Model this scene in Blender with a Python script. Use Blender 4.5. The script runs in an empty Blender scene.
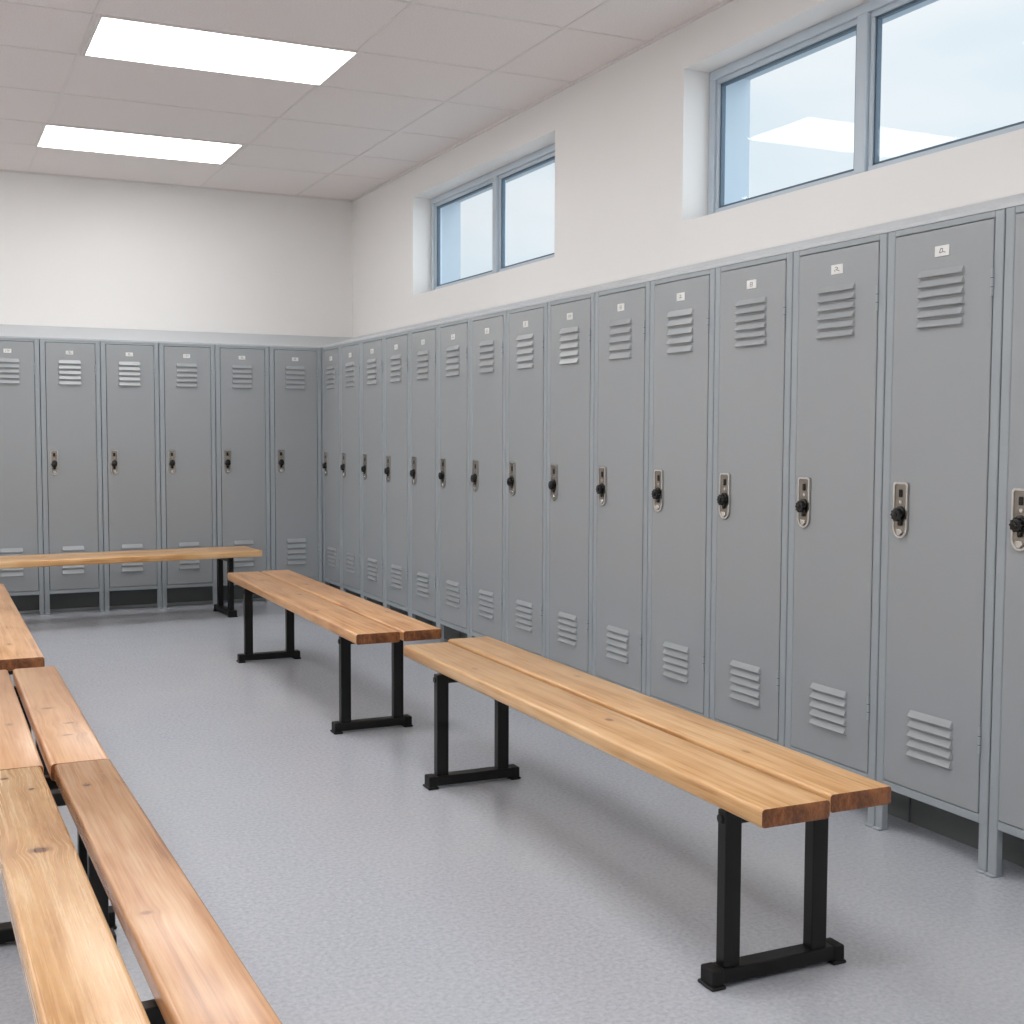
import bpy, bmesh, math, random
from mathutils import Vector, Matrix
R = math.radians
SC = bpy.context.scene
COL = SC.collection

# ------------------------------------------------------------------ camera
FPX = 1242.96
yaw, pit, rol = 0.4448, -0.0632, 0.0037
fw = Vector((math.sin(yaw)*math.cos(pit), math.cos(yaw)*math.cos(pit), math.sin(pit)))
rt = Vector((math.cos(yaw), -math.sin(yaw), 0)); up = rt.cross(fw)
r2 = rt*math.cos(rol)+up*math.sin(rol); u2 = -rt*math.sin(rol)+up*math.cos(rol)
cd = bpy.data.cameras.new('camera'); cam = bpy.data.objects.new('camera', cd); COL.objects.link(cam)
cd.sensor_width = 36; cd.lens = 36*FPX/1024; cd.clip_start = .05
m = Matrix((r2, u2, -fw)).transposed().to_4x4(); m.translation = Vector((-2.8716, -9.5036, 1.3198))
cam.matrix_world = m
SC.camera = cam

# ------------------------------------------------------------------ view and world
SC.view_settings.view_transform = 'Standard'; SC.view_settings.look = 'None'
SC.view_settings.gamma = 1; SC.view_settings.use_curve_mapping = False
SC.view_settings.exposure = 0.0
LAMP = 8.0                                    # strength of the ceiling panels
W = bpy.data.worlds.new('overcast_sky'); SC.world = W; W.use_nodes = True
nt = W.node_tree; nt.nodes.clear()
wo = nt.nodes.new('ShaderNodeOutputWorld'); bg = nt.nodes.new('ShaderNodeBackground')
tc = nt.nodes.new('ShaderNodeTexCoord'); mp = nt.nodes.new('ShaderNodeMapping'); mp.inputs['Scale'].default_value = (1.5, 1.5, 5)
nz = nt.nodes.new('ShaderNodeTexNoise'); nz.inputs['Scale'].default_value = 2.2; nz.inputs['Detail'].default_value = 3
cr = nt.nodes.new('ShaderNodeValToRGB')
cr.color_ramp.elements[0].position = .42; cr.color_ramp.elements[0].color = (.76, .84, .90, 1)
cr.color_ramp.elements[1].position = .66; cr.color_ramp.elements[1].color = (.90, .92, .94, 1)
nt.links.new(tc.outputs['Generated'], mp.inputs[0]); nt.links.new(mp.outputs[0], nz.inputs['Vector'])
nt.links.new(nz.outputs['Fac'], cr.inputs[0]); nt.links.new(cr.outputs[0], bg.inputs[0]); nt.links.new(bg.outputs[0], wo.inputs[0])
# bright lobe added to the unseen sky behind the viewer, to lighten window jambs
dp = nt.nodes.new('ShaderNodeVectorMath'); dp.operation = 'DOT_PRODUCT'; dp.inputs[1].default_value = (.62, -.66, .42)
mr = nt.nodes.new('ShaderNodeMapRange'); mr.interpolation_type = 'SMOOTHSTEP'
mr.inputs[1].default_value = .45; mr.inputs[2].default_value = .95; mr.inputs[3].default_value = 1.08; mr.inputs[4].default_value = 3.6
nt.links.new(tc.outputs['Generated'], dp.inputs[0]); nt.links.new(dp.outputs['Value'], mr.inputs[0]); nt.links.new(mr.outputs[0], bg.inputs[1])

# ------------------------------------------------------------------ room constants (metres)
XW, YW, HC = 0.36, 0.32, 3.206               # window wall, back wall, ceiling height
XL, YF = -5.2, -12.0                          # left wall, wall behind the viewer
LH = 1.98                                     # locker height

# ------------------------------------------------------------------ material helpers
def srgb(r, g, b):
    f = lambda c: ((c/255+.055)/1.055)**2.4 if c > 10 else c/255/12.92
    return (f(r), f(g), f(b), 1)
class N:
    def __init__(s, name):
        s.m = bpy.data.materials.new(name); s.m.use_nodes = True; s.t = s.m.node_tree
        s.b = s.t.nodes['Principled BSDF']; s.out = s.t.nodes['Material Output']
    def n(s, typ, **kw):
        x = s.t.nodes.new(typ)
        for k, v in kw.items():
            if hasattr(x, k): setattr(x, k, v)
            else: x.inputs[k].default_value = v
        return x
    def l(s, a, b): s.t.links.new(a, b)
    def math(s, op, a, b=None, c=None, clamp=False):
        x = s.t.nodes.new('ShaderNodeMath'); x.operation = op; x.use_clamp = clamp
        for i, v in enumerate((a, b, c)):
            if v is None: continue
            if isinstance(v, (int, float)): x.inputs[i].default_value = v
            else: s.l(v, x.inputs[i])
        return x.outputs[0]
    def mix(s, fac, a, b, blend='MIX'):
        x = s.t.nodes.new('ShaderNodeMix'); x.data_type = 'RGBA'; x.blend_type = blend
        for sock, v in ((x.inputs[0], fac), (x.inputs[6], a), (x.inputs[7], b)):
            if isinstance(v, (int, float, tuple)): sock.default_value = v
            else: s.l(v, sock)
        return x.outputs[2]
    def noise(s, scale, detail=3, vec=None, rough=.5, dist=0):
        x = s.n('ShaderNodeTexNoise'); x.inputs['Scale'].default_value = scale; x.inputs['Detail'].default_value = detail
        x.inputs['Roughness'].default_value = rough; x.inputs['Distortion'].default_value = dist
        if vec is not None: s.l(vec, x.inputs['Vector'])
        return x.outputs['Fac']
    def coord(s, scale=(1, 1, 1), loc=(0, 0, 0)):
        t = s.n('ShaderNodeTexCoord'); mpp = s.n('ShaderNodeMapping')
        mpp.inputs['Scale'].default_value = scale; mpp.inputs['Location'].default_value = loc
        s.l(t.outputs['Object'], mpp.inputs[0]); return mpp.outputs[0]
    def ramp(s, fac, stops):
        x = s.n('ShaderNodeValToRGB'); e = x.color_ramp.elements
        while len(e) < len(stops): e.new(.5)
        for el, (p, c) in zip(e, stops): el.position = p; el.color = c
        s.l(fac, x.inputs[0]); return x.outputs[0]
    def bump(s, h, strength, dist=.01):
        x = s.n('ShaderNodeBump'); x.inputs['Strength'].default_value = strength; x.inputs['Distance'].default_value = dist
        s.l(h, x.inputs['Height']); s.l(x.outputs[0], s.b.inputs['Normal'])

def paint(name, col, rough=.5, var=.04, bscale=0, bstr=0, metal=0, nscale=3, spec=.5):
    s = N(name); a = tuple(c*(1-var) for c in col[:3])+(1,); b = tuple(min(1, c*(1+var)) for c in col[:3])+(1,)
    s.l(s.ramp(s.noise(nscale, 4, s.coord()), [(.3, a), (.7, b)]), s.b.inputs['Base Color'])
    s.b.inputs['Roughness'].default_value = rough; s.b.inputs['Metallic'].default_value = metal
    s.b.inputs['Specular IOR Level'].default_value = spec
    if bstr: s.bump(s.noise(bscale, 3, s.coord()), bstr, .003)
    return s.m

WALL = paint('wall_paint', srgb(240, 238, 236), .75, .012, 180, .10, nscale=1.2)
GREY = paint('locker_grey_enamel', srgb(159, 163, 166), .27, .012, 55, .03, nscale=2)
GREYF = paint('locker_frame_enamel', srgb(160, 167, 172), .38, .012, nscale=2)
TOPG = paint('sloping_top_lit_enamel', srgb(196, 200, 204), .4, .012, nscale=2)  # paler than the frame enamel: light caught by the slope is in the colour
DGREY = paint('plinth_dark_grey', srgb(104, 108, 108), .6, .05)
BLACK = paint('black_powder_coat', srgb(10, 10, 10), .42, .15, 300, .05, spec=.35)
RUBBER = paint('black_rubber', srgb(9, 9, 9), .6, .1, spec=.35)
PLATE = paint('dark_latch_metal', srgb(158, 150, 141), .3, .12, metal=1, nscale=40)  # darker, browner metal than the chrome lip
CHROME = paint('brushed_chrome', srgb(216, 214, 210), .20, .05, metal=1)
HOLE = paint('recess_black', srgb(14, 12, 11), .7, .1)
KNOB = paint('black_knob_plastic', srgb(12, 12, 13), .25, .1)
TAG = paint('white_number_card', srgb(232, 232, 230), .5, .02)
INK = paint('grey_printed_ink', srgb(120, 118, 115), .7, .1)
ALU = paint('window_aluminium', srgb(196, 207, 217), .4, .02)
SEAL = paint('window_gasket', srgb(84, 104, 120), .6, .05)
TBAR = paint('ceiling_grid_metal', srgb(232, 226, 223), .5, .02)
EXT = paint('outside_reveal_render', srgb(176, 188, 198), .8, .02)

def ceiling_mat():
    s = N('mineral_fibre_tile')
    n1 = s.noise(160, 3, s.coord(), .7); n2 = s.noise(1.1, 2, s.coord())
    c = s.ramp(n1, [(.30, srgb(226, 218, 215)), (.6, srgb(245, 239, 236))])
    s.l(c, s.b.inputs['Base Color']); s.b.inputs['Roughness'].default_value = .9
    s.bump(n1, .35, .003); return s.m
CEIL = ceiling_mat()

def floor_mat():
    s = N('speckled_grey_vinyl')
    n1 = s.noise(75, 4, s.coord((1, 1, 1)), .7); n2 = s.noise(9, 4, s.coord()); n3 = s.noise(.9, 3, s.coord())
    c = s.ramp(n1, [(.32, srgb(170, 174, 184)), (.5, srgb(188, 192, 201)), (.7, srgb(204, 207, 215))])
    c = s.mix(s.math('MULTIPLY', n2, .25), c, srgb(190, 193, 200))
    c = s.mix(s.ramp(n3, [(.45, (0, 0, 0, 1)), (.7, (.35, .35, .35, 1))]), c, srgb(205, 205, 205))
    s.l(c, s.b.inputs['Base Color'])
    r = s.math('ADD', s.math('MULTIPLY', n2, .06), .19); s.l(r, s.b.inputs['Roughness'])
    s.b.inputs['Specular IOR Level'].default_value = .5
    s.bump(s.noise(140, 2, s.coord()), .02, .002); return s.m
FLOOR = floor_mat()

def glass_mat():
    s = N('window_glass'); s.t.nodes.remove(s.b)
    tr = s.n('ShaderNodeBsdfTransparent'); tr.inputs[0].default_value = (.95, .975, .985, 1)
    gl = s.n('ShaderNodeBsdfGlossy'); gl.inputs['Roughness'].default_value = .02
    lw = s.n('ShaderNodeLayerWeight'); lw.inputs[0].default_value = .5
    fr = s.math('ADD', s.math('MULTIPLY', s.math('POWER', lw.outputs['Facing'], 5), .7), .018)
    mx = s.n('ShaderNodeMixShader'); s.l(fr, mx.inputs[0]); s.l(tr.outputs[0], mx.inputs[1]); s.l(gl.outputs[0], mx.inputs[2])
    s.l(mx.outputs[0], s.out.inputs[0]); return s.m
GLASS = glass_mat()

def emit_mat(name, col, strength):
    s = N(name); s.b.inputs['Base Color'].default_value = (.9, .9, .9, 1)
    s.b.inputs['Emission Color'].default_value = col; s.b.inputs['Emission Strength'].default_value = strength
    s.b.inputs['Roughness'].default_value = .6
    return s.m
LIT = emit_mat('lit_diffuser', (1, .998, .985, 1), LAMP)

def wood_mat(name, light, mid, dark, knots=(), seed=0, rough=.30):
    """planks run along local Y; knots = (x, y, half width, half length, darkness)"""
    s = N(name); t = s.n('ShaderNodeTexCoord'); sp = s.n('ShaderNodeSeparateXYZ'); s.l(t.outputs['Object'], sp.inputs[0])
    X, Y, Z = sp.outputs
    core = halo = None; xx = X
    for kx, ky, rx, ry, dk in knots:
        dx = s.math('DIVIDE', s.math('SUBTRACT', X, kx), rx); dy = s.math('DIVIDE', s.math('SUBTRACT', Y, ky), ry)
        d2 = s.math('ADD', s.math('MULTIPLY', dx, dx), s.math('MULTIPLY', dy, dy))
        c = s.math('MULTIPLY', s.math('SUBTRACT', 1.25, d2, clamp=True), dk)
        g = s.math('DIVIDE', 1.0, s.math('ADD', 1.0, s.math('MULTIPLY', d2, .35)))
        core = c if core is None else s.math('MAXIMUM', core, c)
        halo = g if halo is None else s.math('MAXIMUM', halo, g)
        # grain flows round the knot
        xx = s.math('SUBTRACT', xx, s.math('MULTIPLY', s.math('MULTIPLY', g, .6), s.math('SUBTRACT', X, kx)))
    cb = s.n('ShaderNodeCombineXYZ'); s.l(xx, cb.inputs[0]); s.l(Y, cb.inputs[1]); s.l(Z, cb.inputs[2])
    def vec(sx, sy, sz):
        q = s.n('ShaderNodeMapping'); q.inputs['Scale'].default_value = (sx, sy, sz); q.inputs['Location'].default_value = (seed*3.1, seed*1.7, seed*.9)
        s.l(cb.outputs[0], q.inputs[0]); return q.outputs[0]
    a = s.noise(1, 5, vec(38, 1.3, 20), .6, .6)           # broad bands
    b = s.noise(1, 4, vec(190, 3.2, 120), .6, .2)         # fine streaks
    e = s.noise(1, 2, vec(14, 3.5, 8), .5, .4)            # blotches
    v = s.math('ADD', s.math('MULTIPLY', a, .55), s.math('ADD', s.math('MULTIPLY', b, .25), s.math('MULTIPLY', e, .30)))
    c = s.ramp(v, [(.40, dark), (.53, mid), (.66, light)])
    if core is not None:
        c = s.mix(s.math('MULTIPLY', halo, .30), c, dark)
        kc = s.ramp(s.noise(1, 3, vec(90, 40, 60)), [(.3, srgb(88, 48, 26)), (.7, srgb(150, 95, 62))])
        c = s.mix(core, c, kc)
    s.l(c, s.b.inputs['Base Color'])
    s.l(s.math('ADD', s.math('MULTIPLY', b, .12), rough-.06), s.b.inputs['Roughness'])
    s.b.inputs['Coat Weight'].default_value = .25; s.b.inputs['Coat Roughness'].default_value = .22
    s.bump(b, .12, .001); return s.m
ENDG = wood_mat('dark_end_grain', srgb(165, 102, 52), srgb(120, 68, 32), srgb(72, 38, 18), rough=.5)

# ------------------------------------------------------------------ mesh helpers
class MB:
    def __init__(s): s.bm = bmesh.new(); s.mats = []
    def mi(s, mat):
        if mat not in s.mats: s.mats.append(mat)
        return s.mats.index(mat)
    def _take(s, tmp, mat):
        i = s.mi(mat)
        for f in tmp.faces: f.material_index = i
        me = bpy.data.meshes.new('t'); tmp.to_mesh(me); tmp.free(); s.bm.from_mesh(me); bpy.data.meshes.remove(me)
    def box(s, x0, x1, y0, y1, z0, z1, mat, bev=0, seg=1):
        t = bmesh.new(); bmesh.ops.create_cube(t, size=1)
        for v in t.verts: v.co = Vector(((x0+x1)/2+v.co.x*(x1-x0), (y0+y1)/2+v.co.y*(y1-y0), (z0+z1)/2+v.co.z*(z1-z0)))
        if bev: bmesh.ops.bevel(t, geom=t.edges[:], offset=bev, segments=seg, affect='EDGES', profile=.5)
        s._take(t, mat); return s
    def prism(s, pts, axis, a, b, mat, bev=0, seg=1):
        """closed outline pts (u,v) extruded along axis from a to b"""
        t = bmesh.new()
        def P(u, v, w): return {'x': (w, u, v), 'y': (u, w, v), 'z': (u, v, w)}[axis]
        A = [t.verts.new(P(u, v, a)) for u, v in pts]; B = [t.verts.new(P(u, v, b)) for u, v in pts]
        t.faces.new(A); t.faces.new(B[::-1]); n = len(pts)
        for i in range(n): t.faces.new((A[i], B[i], B[(i+1) % n], A[(i+1) % n]))
        bmesh.ops.recalc_face_normals(t, faces=t.faces[:])
        if bev:
            bmesh.ops.bevel(t, geom=t.edges[:], offset=bev, segments=seg, affect='EDGES', profile=.5)
        s._take(t, mat); return s
    def cyl(s, c, axis, r, h, mat, seg=20, r2=None, bev=0):
        t = bmesh.new(); bmesh.ops.create_cone(t, cap_ends=True, segments=seg, radius1=r, radius2=r if r2 is None else r2, depth=h)
        if bev: bmesh.ops.bevel(t, geom=[e for e in t.edges if abs(e.verts[0].co.z-e.verts[1].co.z) < 1e-6], offset=bev, segments=2, affect='EDGES', profile=.5)
        M_ = {'z': Matrix(), 'y': Matrix.Rotation(R(90), 4, 'X'), 'x': Matrix.Rotation(R(90), 4, 'Y')}[axis]
        bmesh.ops.transform(t, matrix=Matrix.Translation(c) @ M_, verts=t.verts[:])
        s._take(t, mat); return s
    def build(s, name, parent=None, smooth=False):
        me = bpy.data.meshes.new(name); s.bm.to_mesh(me); s.bm.free()
        for mt in s.mats: me.materials.append(mt)
        if smooth:
            for f in me.polygons: f.use_smooth = True
            me.set_sharp_from_angle(angle=R(35))
        o = bpy.data.objects.new(name, me); COL.objects.link(o)
        if parent: o.parent = parent
        return o
def thing(name, label, cat, loc=(0, 0, 0), rz=0, group=None):
    o = bpy.data.objects.new(name, None); COL.objects.link(o); o.empty_display_size = .1
    o.location = loc; o.rotation_euler = (0, 0, rz); tag(o, label, cat, group); return o
def tag(o, label, cat, group=None):
    o['label'] = label; o['category'] = cat
    if group: o['group'] = group
def struct(o): o['kind'] = 'structure'; return o
def copy_tree(o, parent=None):
    c = o.copy(); COL.objects.link(c); c.parent = parent
    for ch in [q for q in ALLOBJ() if q.parent == o]: copy_tree(ch, c)
    return c
def ALLOBJ(): return list(COL.objects)

# ------------------------------------------------------------------ room shell
struct(MB().box(XL-.2, XW+.7, YF-.2, YW+.3, -.2, 0, FLOOR).build('floor'))
struct(MB().box(XL-.2, XW, YW, YW+.2, 0, HC+.2, WALL).build('wall_back'))
struct(MB().box(XL-.2, XL, YF, YW, 0, HC+.2, WALL).build('wall_left'))
struct(MB().box(XL-.2, XW+.37, YF-.2, YF, 0, HC+.2, WALL).build('wall_front'))
WZ0, WZ1 = 2.305, 3.003                        # window openings
WINS = [(-3.262, -1.052), (-6.65, -4.553), (-10.26, -8.05)]
XO = XW+.36                                    # outer face of the window wall
FD = .14                                       # depth of the window frame behind the inner wall face
mb = MB()
mb.box(XW, XO, YF, YW+.2, 0, WZ0, WALL); mb.box(XW, XO, YF, YW+.2, WZ1, HC+.2, WALL)
ys = [YF]+[v for w in sorted(WINS) for v in w]+[YW+.2]
for a, b in zip(ys[::2], ys[1::2]): mb.box(XW, XO, a, b, WZ0, WZ1, WALL)
struct(mb.build('wall_right'))

# ceiling with its grid
xl = [XL, -4.58, -3.34, -2.105, -.868, -.11, XW]
yl = [YW-0.93*k for k in ()]
yl = [YW, -.615, -1.275, -2.03, -2.82, -3.49, -4.26, -5.03, -5.70, -6.46, -7.23, -7.92, -8.66, -9.43, -10.14, -10.86, YF]
mb = MB(); mb.box(XL-.2, XO, YF-.2, YW+.2, HC, HC+.2, CEIL)
for x in xl[1:-1]: mb.box(x-.008, x+.008, YF, YW, HC-.0035, HC+.002, TBAR)
for y in yl[1:-1]: mb.box(XL, XW, y-.008, y+.008, HC-.003, HC+.002, TBAR)
for x in (XL, XW-.018): mb.box(x, x+.018, YF, YW, HC-.012, HC+.002, TBAR)
for y in (YF, YW-.018): mb.box(XL, XW, y, y+.018, HC-.012, HC+.002, TBAR)
struct(mb.build('ceiling'))

# ceiling light panels
def light_proto(wx, wy):
    root = thing('ceiling_light', '', 'ceiling light')
    f = MB(); t = .016
    f.box(-wx/2, wx/2, -wy/2, -wy/2+t, -.010, .006, TBAR, .002); f.box(-wx/2, wx/2, wy/2-t, wy/2, -.010, .006, TBAR, .002)
    f.box(-wx/2, -wx/2+t, -wy/2+t, wy/2-t, -.010, .006, TBAR, .002); f.box(wx/2-t, wx/2, -wy/2+t, wy/2-t, -.010, .006, TBAR, .002)
    f.build('light_frame', root)
    MB().box(-wx/2+t, wx/2-t, -wy/2+t, wy/2-t, -.007, -.001, LIT, .001).build('diffuser', root)
    return root
lp = light_proto(1.235, .665)
spots = [(-1.472, -3.175, 'large lit rectangular ceiling panel nearer the viewer'), (-1.515, -.945, 'lit rectangular ceiling panel closest to the back wall')]
for x in (-1.487, -3.96):
    for y in (-5.365, -7.575, -9.785, -3.155, -.945):
        if x < -2 or y < -5: spots.append((x, y, None))
for i, (x, y, lab) in enumerate(spots):
    o = lp if i == 0 else copy_tree(lp)
    o.location = (x, y, HC)
    o['label'] = lab or 'lit rectangular ceiling panel further along the room, outside the photograph'
    o['group'] = 'ceiling light panels'

# ------------------------------------------------------------------ windows
def window(name, y0, y1):
    root = bpy.data.objects.new(name, None); COL.objects.link(root); struct(root)
    ym, yw = (y0+y1)/2, y1-y0
    root.location = (XW+FD, ym, WZ0)
    h = WZ1-WZ0; a = yw/2; F = .042
    f = MB()
    f.box(0, .07, -a, a, 0, F, ALU, .003); f.box(0, .07, -a, a, h-F, h, ALU, .003)
    f.box(0, .07, -a, -a+F, F, h-F, ALU, .003); f.box(0, .07, a-F, a, F, h-F, ALU, .003)
    f.build('window_frame', root)
    MB().box(-.004, .066, -.030, .030, F, h-F, ALU, .003).build('mullion', root)
    for s0, s1, dx in ((-a+F, -.030, .014), (.030, a-F, .014)):
        sh = MB(); S = .022; x0, x1 = dx, dx+.035
        sh.box(x0, x1, s0, s1, F, F+S, ALU, .002); sh.box(x0, x1, s0, s1, h-F-S, h-F, ALU, .002)
        sh.box(x0, x1, s0, s0+S, F+S, h-F-S, ALU, .002); sh.box(x0, x1, s1-S, s1, F+S, h-F-S, ALU, .002)
        g = .010
        x0g, x1g = dx+.008, dx+.03
        for q in ((s0+S, s1-S, F+S, F+S+g), (s0+S, s1-S, h-F-S-g, h-F-S), (s0+S, s0+S+g, F+S, h-F-S), (s1-S-g, s1-S, F+S, h-F-S)):
            sh.box(x0g, x1g, q[0], q[1], q[2], q[3], SEAL)
        so = sh.build('window_sash', root)
        MB().box(dx+.015, dx+.021, s0+S, s1-S, F+S, h-F-S, GLASS).build('glass_pane', so)
    # pale outer lining of the opening
    e = MB(); xo = XO-XW-FD
    e.box(.072, xo+.01, a-.006, a-.001, .001, h-.001, EXT); e.box(.072, xo+.01, -a+.001, -a+.006, .001, h-.001, EXT)
    e.box(.072, xo+.01, -a+.006, a-.006, h-.006, h-.001, EXT); e.box(.072, xo+.03, -a+.006, a-.006, .001, .006, EXT)
    e.build('outer_reveal', root)
for i, (a, b) in enumerate(WINS[:2]): window('window_%d' % (i+1), a, b)
window('window_3', *WINS[2])

# ------------------------------------------------------------------ lockers
# local frame: x = width (left to right seen from the front), y = 0 at the front face and + into the locker, z up
def louver(mb, x0, x1, zt, zb, mat, out=.010):
    """pressed hood: flush at the top, open lip at the bottom"""
    y0 = -.001
    t = bmesh.new(); e = .006
    pts = {'tl': (x0+e, y0, zt), 'tr': (x1-e, y0, zt), 'ml': (x0+e*.6, y0-out, zb+.003), 'mr': (x1-e*.6, y0-out, zb+.003),
           'bl': (x0+e*.6, y0-out+.001, zb), 'br': (x1-e*.6, y0-out+.001, zb), 'wl': (x0, y0, zb), 'wr': (x1, y0, zb)}
    v = {k: t.verts.new(c) for k, c in pts.items()}
    for q in (('tl', 'tr', 'mr', 'ml'), ('ml', 'mr', 'br', 'bl'), ('tl', 'ml', 'bl', 'wl'), ('tr', 'wr', 'br', 'mr'), ('bl', 'br', 'wr', 'wl')):
        t.faces.new([v[k] for k in q])
    bmesh.ops.recalc_face_normals(t, faces=t.faces[:])
    mb._take(t, mat)
def dark_slit(mb, x0, x1, z, mat): mb.box(x0+.002, x1-.002, -.0022, -.0012, z-.0035, z+.001, mat)

def rounded_plate(w, h, n=10):
    """flat top with small radii, full round bottom"""
    pts = []; r = w/2
    for i in range(n+1):
        a = math.pi+math.pi*i/n; pts.append((r*math.cos(a), r+r*math.sin(a)))
    pts += [(r, h-.006), (r-.006, h), (-r+.006, h), (-r, h-.006)]
    return pts

def make_locker(w, dl, dr, ntop, lw, marks, strip=False, lcx=None):
    root = thing('locker', '', 'locker')
    g = .0022; W0, W1 = g, w-g; D = .30; zb, zt = .176, 1.956
    c = MB()
    c.box(W0, W0+.004, .006, D, .145, LH-.003, GREYF); c.box(W1-.004, W1, .006, D, .145, LH-.003, GREYF)
    c.box(W0, W1, D-.004, D, .145, LH-.003, GREYF); c.box(W0, W1, .006, D, LH-.006, LH-.002, GREYF)
    c.box(W0, W1, .006, D, .150, .154, GREYF)
    c.box(W0, dl-.003, 0, .020, .146, LH-.001, GREYF, .0025); c.box(dr+.003, W1, 0, .020, .146, LH-.001, GREYF, .0025)
    c.box(dl-.003, dr+.003, .0008, .020, zt+.003, LH-.001, GREYF, .002); c.box(dl-.003, dr+.003, .0008, .022, .146, zb-.003, GREYF, .002)
    c.box(dl-.003, dr+.003, .019, .021, .146, LH-.01, HOLE)
    c.build('locker_frame', root)
    for x0, x1 in ((W0, dl-.004), (dr+.004, W1)):
        for k, (ya, yb) in enumerate(((.0005, .026), (D-.03, D-.004))):
            l = MB().box(x0, x1, ya, yb, .004, .148, GREYF, .002).build('leg', root)
            if k == 0:
                f = MB(); f.prism([(x0-.001, yb+.004), (x1+.001, yb+.004), (x1+.001, -.010), (x1-.006, -.014), (x0+.006, -.014), (x0-.001, -.010)], 'z', 0.0, .007, GREYF, .002)
                f.build('foot_plate', l)
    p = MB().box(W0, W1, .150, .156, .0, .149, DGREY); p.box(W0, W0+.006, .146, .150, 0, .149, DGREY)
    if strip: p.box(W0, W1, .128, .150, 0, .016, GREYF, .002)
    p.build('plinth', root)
    # door
    d = MB(); d.box(dl, dr, -.0012, .017, zb, zt, GREY, .0022, 2)
    lc = (dl+dr)/2+(.002 if w > .45 else -.006) if lcx is None else lcx
    x0, x1 = lc-lw/2, lc+lw/2
    sp = .187/ntop; hh = sp*.74
    for k in range(ntop):
        z = 1.835-k*sp; louver(d, x0, x1, z, z-hh, GREY, .012)
    b0 = .434 if w > .45 else .490
    sp = .158/5 if w > .45 else .043; hh = sp*.74
    for k in range(5):
        z = b0-k*sp; louver(d, x0, x1, z, z-hh, GREY, .012)
    door = d.build('door', root)
    # number card
    t = MB(); cx = lc; tw, th = (.060, .033) if w > .45 else (.052, .028); tz = 1.888
    t.box(cx-tw/2, cx+tw/2, -.004, -.0012, tz-th/2, tz+th/2, TAG, .0008)
    for (ax, az, bx_, bz) in marks:
        L = math.hypot(bx_-ax, bz-az); nx, nz_ = -(bz-az)/L*.0011, (bx_-ax)/L*.0011
        t.prism([(cx+ax+nx, tz+az+nz_), (cx+bx_+nx, tz+bz+nz_), (cx+bx_-nx, tz+bz-nz_), (cx+ax-nx, tz+az-nz_)], 'y', -.0046, -.0039, INK)
    t.build('number_card', door)
    # recessed latch plate and knob
    hx = dl+(.056 if w > .45 else .046); hz = .985 if w > .45 else 1.008; HW, HH = (.064, .182) if w > .45 else (.052, .178)
    pl = MB(); out = rounded_plate(HW, HH)
    pl.prism([(hx+u, hz+v) for u, v in out], 'y', -.0055, -.001, PLATE, .0015, 2)
    # raised lip round the plate
    n = len(out)
    inn = [(u*.80, (v-HH/2)*.93+HH/2) for u, v in out]
    for i in range(n):
        a, b_ = out[i], out[(i+1) % n]; c_, e_ = inn[(i+1) % n], inn[i]
        pl.prism([(hx+a[0], hz+a[1]), (hx+b_[0], hz+b_[1]), (hx+c_[0], hz+c_[1]), (hx+e_[0], hz+e_[1])], 'y', -.0095, -.005, CHROME)
    pl.build('latch_plate', door)
    k = MB(); k.box(hx-.009, hx+.007, -.0085, -.005, hz+.133, hz+.158, HOLE, .002)
    k.cyl((hx+.001, -.0065, hz+.118), 'y', .006, .004, CHROME, 12)
    k.build('keyhole', door)
    k = MB(); kz = hz+.080
    k.cyl((hx+.002, -.010, kz+.006), 'y', .019, .010, KNOB, 20, bev=.003)
    k.box(hx-.010, hx+.009, -.013, -.005, kz-.040, kz, KNOB, .004)
    k.cyl((hx-.002, -.021, kz-.004), 'y', .0195, .014, KNOB, 20, bev=.003)
    k.cyl((hx-.002, -.029, kz-.004), 'y', .0085, .004, KNOB, 16, bev=.001)
    for j in range(10):
        a = j*math.tau/10; k.cyl((hx-.002+.0185*math.cos(a), -.021, kz-.004+.0185*math.sin(a)), 'y', .0032, .012, KNOB, 8)
    k.build('knob', door, True)
    k = MB(); k.prism([(hx-.012, hz+.030), (hx+.010, hz+.030), (hx+.014, hz+.018), (hx+.004, hz+.008), (hx-.008, hz+.010)], 'y', -.014, -.005, CHROME, .002, 2)
    k.build('latch_lever', door)
    for z0 in (1.73, .36):
        h = MB(); h.cyl((dr+.0015, -.0035, z0+.040), 'z', .0046, .080, GREYF, 12, bev=.001)
        for q in (.026, .053): h.cyl((dr+.0015, -.0035, z0+q), 'z', .0049, .0015, HOLE, 12)
        h.build('hinge', door, False)
    return root

rnd = random.Random(5)
def marks(kind):
    if kind == 0: return [(-.010, -.006, -.004, .008), (-.004, .008, .004, .006), (.004, .006, .003, -.004), (.003, -.004, -.008, -.006), (.002, -.003, .016, -.006)]
    if kind == 1: return [(-.010, .006, .000, .008), (.000, .008, .006, .002), (.006, .002, -.006, -.001), (-.006, -.001, .014, -.007), (-.012, -.002, -.008, -.008)]
    if kind == 2: return [(-.012, .007, -.012, -.007), (-.005, .007, .004, .007), (.004, .007, -.003, -.007), (.009, .007, .009, -.007), (.009, .007, .015, .002)]
    if kind == 3: return [(-.008, .007, .006, .007), (.006, .007, -.004, -.007), (-.010, -.003, .012, -.004)]
    if kind == 4: return [(-.007, .007, .007, .007), (.007, .007, .007, -.007), (.007, -.007, -.007, -.007), (-.007, -.007, -.007, .007), (-.007, 0, .007, 0)]
PW = .4876; BW = .4153
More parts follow.
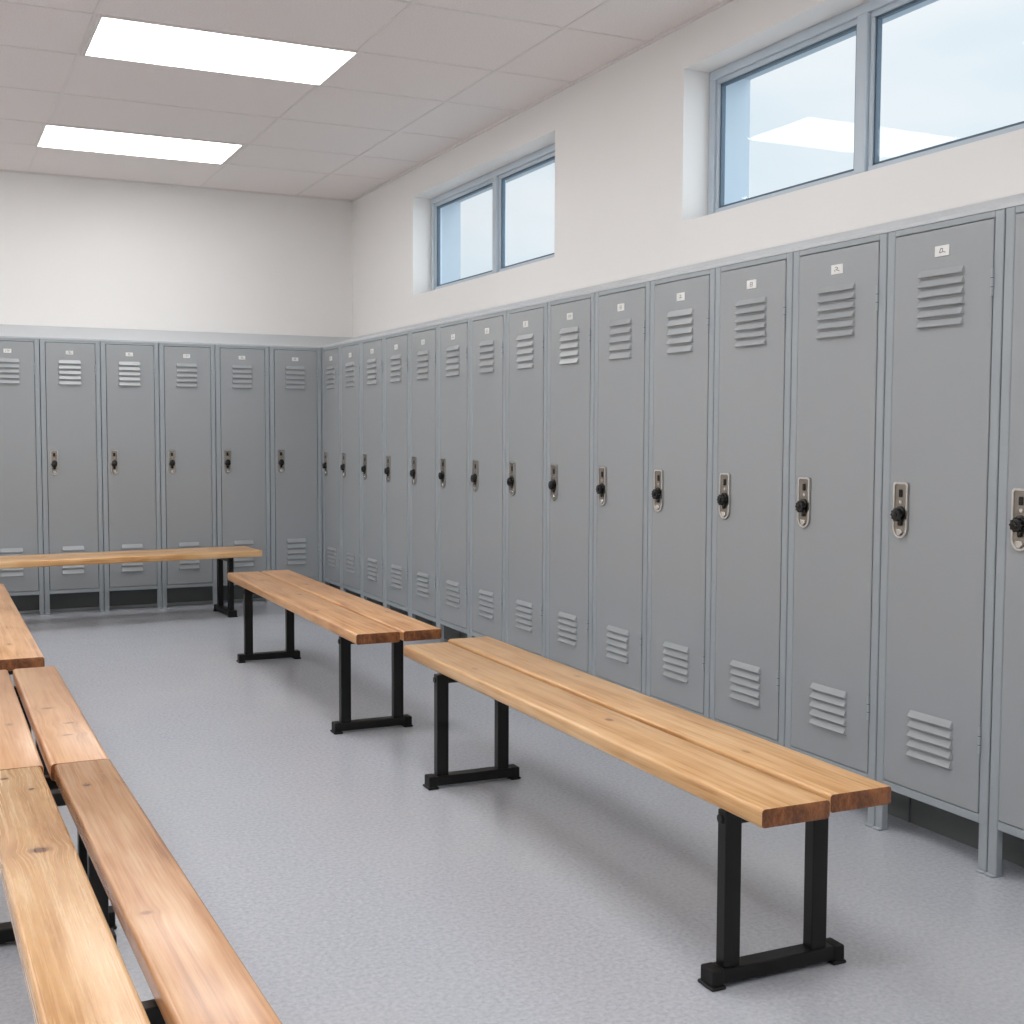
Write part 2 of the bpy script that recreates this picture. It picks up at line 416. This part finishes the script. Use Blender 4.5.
ordn = ['', 'first', 'second', 'third', 'fourth', 'fifth', 'sixth', 'seventh', 'eighth', 'ninth', 'tenth', 'eleventh', 'twelfth', 'thirteenth', 'fourteenth', 'fifteenth']
protos = {}
def get_locker(key):
    if key not in protos:
        kind, mk = key
        if kind == 'corner': protos[key] = make_locker(.454, .034, .416, 5, .19, marks(mk))
        if kind == 'side5': protos[key] = make_locker(PW, .040, .448, 5, .192, marks(mk))
        if kind == 'side6': protos[key] = make_locker(PW, .040, .448, 6, .192, marks(mk))
        if kind == 'back': protos[key] = make_locker(BW, .040, .378, 5, .157, marks(mk), strip=True)
        return protos[key]
    return copy_tree(protos[key])
mk_right = [4, 4, 0, 3, 2, 1, 4, 4, 2, 4, 3, 4, 1, 0, 2]
for k in range(15):
    if k == 0: o = get_locker(('corner', 4)); y = -.016
    else: o = get_locker(('side6' if k >= 11 else 'side5', mk_right[k])); y = -.470-PW*(k-1)
    o.location = (0, y, 0); o.rotation_euler = (0, 0, R(-90))
    where = {0: 'grey metal locker in the room corner, first of the row under the windows',
             14: 'grey metal locker cut off by the right edge of the photo, nearest one',
             13: 'grey metal locker fully in view nearest the viewer, fourteenth of the long row',
             12: 'grey metal locker behind the near end of the front bench, thirteenth of the long row'}.get(k)
    o['label'] = where or 'grey metal locker under the windows, %s of the long row counted from the corner' % ordn[k+1]
    o['category'] = 'locker'; o['group'] = 'lockers along the window wall'
mk_back = [3, 1, 2, 0, 1, 2]
for k in range(6):
    o = get_locker(('back', mk_back[k]))
    o.location = (-.004-BW*(k+1), 0, 0)
    o['label'] = {0: 'darker grey locker on the back wall, rightmost, beside the room corner',
                  1: 'grey back wall locker behind the right end of the long bench, second from corner',
                  5: 'grey locker on the back wall cut off by the left edge of the photo'}.get(k) or \
                 'grey locker on the back wall, %s from the corner, behind the long bench' % ordn[k+1]
    o['category'] = 'locker'; o['group'] = 'lockers along the back wall'

# sloping tops that close the gap between lockers and wall, mitred in the corner
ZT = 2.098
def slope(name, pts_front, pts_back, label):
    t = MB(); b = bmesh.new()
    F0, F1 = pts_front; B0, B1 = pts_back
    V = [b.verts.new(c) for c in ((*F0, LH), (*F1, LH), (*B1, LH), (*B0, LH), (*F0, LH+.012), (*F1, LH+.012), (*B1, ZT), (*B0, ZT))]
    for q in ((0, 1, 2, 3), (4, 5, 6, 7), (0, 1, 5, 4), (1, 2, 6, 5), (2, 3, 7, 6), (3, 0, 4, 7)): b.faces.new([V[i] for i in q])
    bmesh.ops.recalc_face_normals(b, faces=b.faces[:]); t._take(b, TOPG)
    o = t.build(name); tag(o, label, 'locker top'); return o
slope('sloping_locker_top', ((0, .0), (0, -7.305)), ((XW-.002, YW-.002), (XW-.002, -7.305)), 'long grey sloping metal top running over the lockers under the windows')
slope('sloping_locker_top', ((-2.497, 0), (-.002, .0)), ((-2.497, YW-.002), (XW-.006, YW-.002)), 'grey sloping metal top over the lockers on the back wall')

struct(MB().box(-.003, .03, -.0145, .03, 0, LH, GREYF, .001).build('trim_1'))   # filler post where the two rows meet

# ------------------------------------------------------------------ benches
SZ = .472; TH = .046
def plank(name, x0, x1, y0, y1, mat, parent, org, r=.010, endm=ENDG):
    """plank with rounded edges; ends dark"""
    t = bmesh.new(); bmesh.ops.create_cube(t, size=1)
    lx, ly = x1-x0, y1-y0
    for v in t.verts: v.co = Vector((v.co.x*lx, v.co.y*ly, v.co.z*TH))
    long = [e for e in t.edges if abs(e.verts[0].co.y-e.verts[1].co.y) > ly*.5]
    bmesh.ops.bevel(t, geom=long, offset=r, segments=4, affect='EDGES', profile=.5)
    ends = [f for f in t.faces if abs(f.normal.y) > .9 or abs(abs(f.calc_center_median().y)-ly/2) < 1e-5]
    ee = list({e for f in ends for e in f.edges})
    bmesh.ops.bevel(t, geom=ee, offset=.004, segments=2, affect='EDGES', profile=.5)
    me = bpy.data.meshes.new(name)
    for f in t.faces:
        f.material_index = 1 if abs(f.calc_center_median().y) > ly/2-.0015 and abs(f.normal.y) > .6 else 0
    t.to_mesh(me); t.free(); me.materials.append(mat); me.materials.append(endm)
    for p in me.polygons: p.use_smooth = True
    me.set_sharp_from_angle(angle=R(40))
    o = bpy.data.objects.new(name, me); COL.objects.link(o); o.parent = parent
    o.location = ((x0+x1)/2-org[0], (y0+y1)/2-org[1], SZ-TH/2); return o
def bench(label, planks, frames, mats, rot=0, shift=0):
    """planks: (x0,x1,y0,y1); frames: (y, leg xs, foot x0, foot x1, bolt side)"""
    cx = sum((p[0]+p[1])/2 for p in planks)/len(planks); cy = sum((p[2]+p[3])/2 for p in planks)/len(planks)
    root = thing('bench', label, 'bench', (cx+shift, cy, 0), rot, 'wooden benches')
    for p, mt in zip(planks, mats): plank('plank', *p, mt, root, (cx, cy))
    for (y, legs, f0, f1) in frames:
        y -= cy; f0 -= cx; f1 -= cx
        for i, x in enumerate(legs):
            x -= cx
            l = MB().box(x-.023, x+.023, y-.018, y+.018, .038, SZ-TH-.001, BLACK, .003, 2).build('leg', root)
            if i == 0:
                MB().cyl((x-.023, y+.004, SZ-TH-.022), 'x', .012, .010, BLACK, 12, bev=.002).build('bolt', l)
        MB().box(min(legs)-cx-.0235, max(legs)-cx+.0235, y-.016, y+.016, SZ-TH-.034, SZ-TH-.0005, BLACK, .002).build('top_bar', root)
        fb = MB().box(f0+.008, f1-.008, y-.026, y+.026, .010, .046, BLACK, .004, 2).build('foot_bar', root)
        for s, xe in ((-1, f0), (1, f1)):
            c = MB(); xi = xe-s*.034
            a, b = min(xe, xi), max(xe, xi)
            c.box(a, b, y-.028, y+.028, .006, .047, RUBBER, .005, 2)
            c.box(a-.005, b+.003, y-.033, y+.033, 0, .009, RUBBER, .003)
            c.build('rubber_foot', fb)
    return root
LIGHTW = (srgb(238, 196, 146), srgb(224, 174, 118), srgb(192, 136, 82))
WARMW = (srgb(232, 184, 134), srgb(213, 158, 106), srgb(178, 120, 74))
PINKW = (srgb(230, 184, 140), srgb(212, 158, 112), srgb(178, 124, 84))
wm = lambda n, pal, kn, seed, rough=.30: wood_mat(n, *pal, knots=kn, seed=seed, rough=rough)
# front bench on the right
bench('long pale wooden two-plank bench in front of the near lockers on the right',
      [(-1.169, -.975, -7.255, -4.865), (-.951, -.765, -7.225, -4.80)],
      [(-7.095, (-1.144, -.885), -1.205, -.812), (-5.262, (-1.162, -.915), -1.220, -.850)],
      [wm('front_bench_left_wood', LIGHTW, [(.02, -.28, .012, .02, .8), (-.03, .62, .010, .022, .5)], 1),
       wm('front_bench_right_wood', LIGHTW, [(.03, .3, .010, .02, .4), (-.04, -.8, .008, .02, .5)], 2)], R(-.7), .015)
# middle bench on the right
bench('middle wooden bench between the front bench and the back corner, near the right lockers',
      [(-1.215, -1.018, -4.535, -2.01), (-1.003, -.826, -4.535, -1.99)],
      [(-4.295, (-1.190, -.945), -1.245, -.885), (-2.445, (-1.190, -.947), -1.250, -.892)],
      [wm('middle_bench_left_wood', WARMW, [(.03, .1, .013, .03, .7), (-.05, -.5, .01, .03, .6), (.0, .8, .02, .03, .6)], 3),
       wm('middle_bench_right_wood', WARMW, [(-.02, .5, .013, .03, .6), (.04, -.7, .01, .03, .5)], 4)], R(-.5), -.002)
# left run, nearest
bench('nearest wooden bench at bottom left, with a dark oval knot in its left plank',
      [(-2.756, -2.611, -8.60, -6.178), (-2.580, -2.440, -8.60, -6.178)],
      [(-6.27, (-2.62, -2.490), -2.665, -2.450), (-7.55, (-2.67, -2.490), -2.725, -2.440)],
      [wm('near_left_bench_wood', LIGHTW, [(.004, .532, .025, .019, 1.0), (-.02, 1.12, .012, .012, .8), (.03, 1.0, .01, .012, .7), (.015, -.35, .007, .016, .6)], 5, .27),
       wm('near_left_bench_right_wood', PINKW, [(-.02, .98, .009, .012, .9), (-.035, .10, .012, .010, .5)], 6, .22)], R(.85), .018)
bench('short wooden bench butted end to end against the far end of the nearest bench',
      [(-2.745, -2.604, -6.173, -4.76), (-2.588, -2.442, -6.173, -4.76)],
      [(-6.11, (-2.62, -2.495), -2.790, -2.430), (-4.86, (-2.660, -2.500), -2.725, -2.450)],
      [wm('second_left_bench_wood', PINKW, [(.02, -.2, .01, .02, .5)], 7),
       wm('second_left_bench_right_wood', PINKW, [(-.02, -.02, .018, .012, .7), (.02, -.25, .016, .010, .6), (.0, -.4, .016, .008, .7)], 8)])
bench('wooden bench at the left edge of the photo, beyond the two joined benches',
      [(-2.80, -2.648, -4.548, -2.05), (-2.630, -2.462, -4.548, -2.05)],
      [(-4.42, (-2.730, -2.53), -2.79, -2.49), (-2.6, (-2.730, -2.53), -2.79, -2.49)],
      [wm('third_left_bench_wood', WARMW, [(.02, -.2, .01, .02, .5)], 9),
       wm('third_left_bench_right_wood', WARMW, [(-.02, -.9, .01, .02, .6)], 10)])
# bench along the back wall (built along y, turned)
b = bench('long low wooden bench standing in front of the back wall lockers',
      [(-.21, -.012, -1.45, 1.45), (.012, .21, -1.45, 1.45)],
      [(-1.235, (-.14, .12), -.20, .20), (1.235, (-.14, .12), -.20, .20)],
      [wm('back_bench_wood', LIGHTW, [(.02, .3, .01, .03, .5)], 11), wm('back_bench_front_wood', LIGHTW, [(.05, -.6, .01, .03, .4)], 12)])
b.location = (-.667-1.45, -.57, 0); b.rotation_euler = (0, 0, R(90+4))
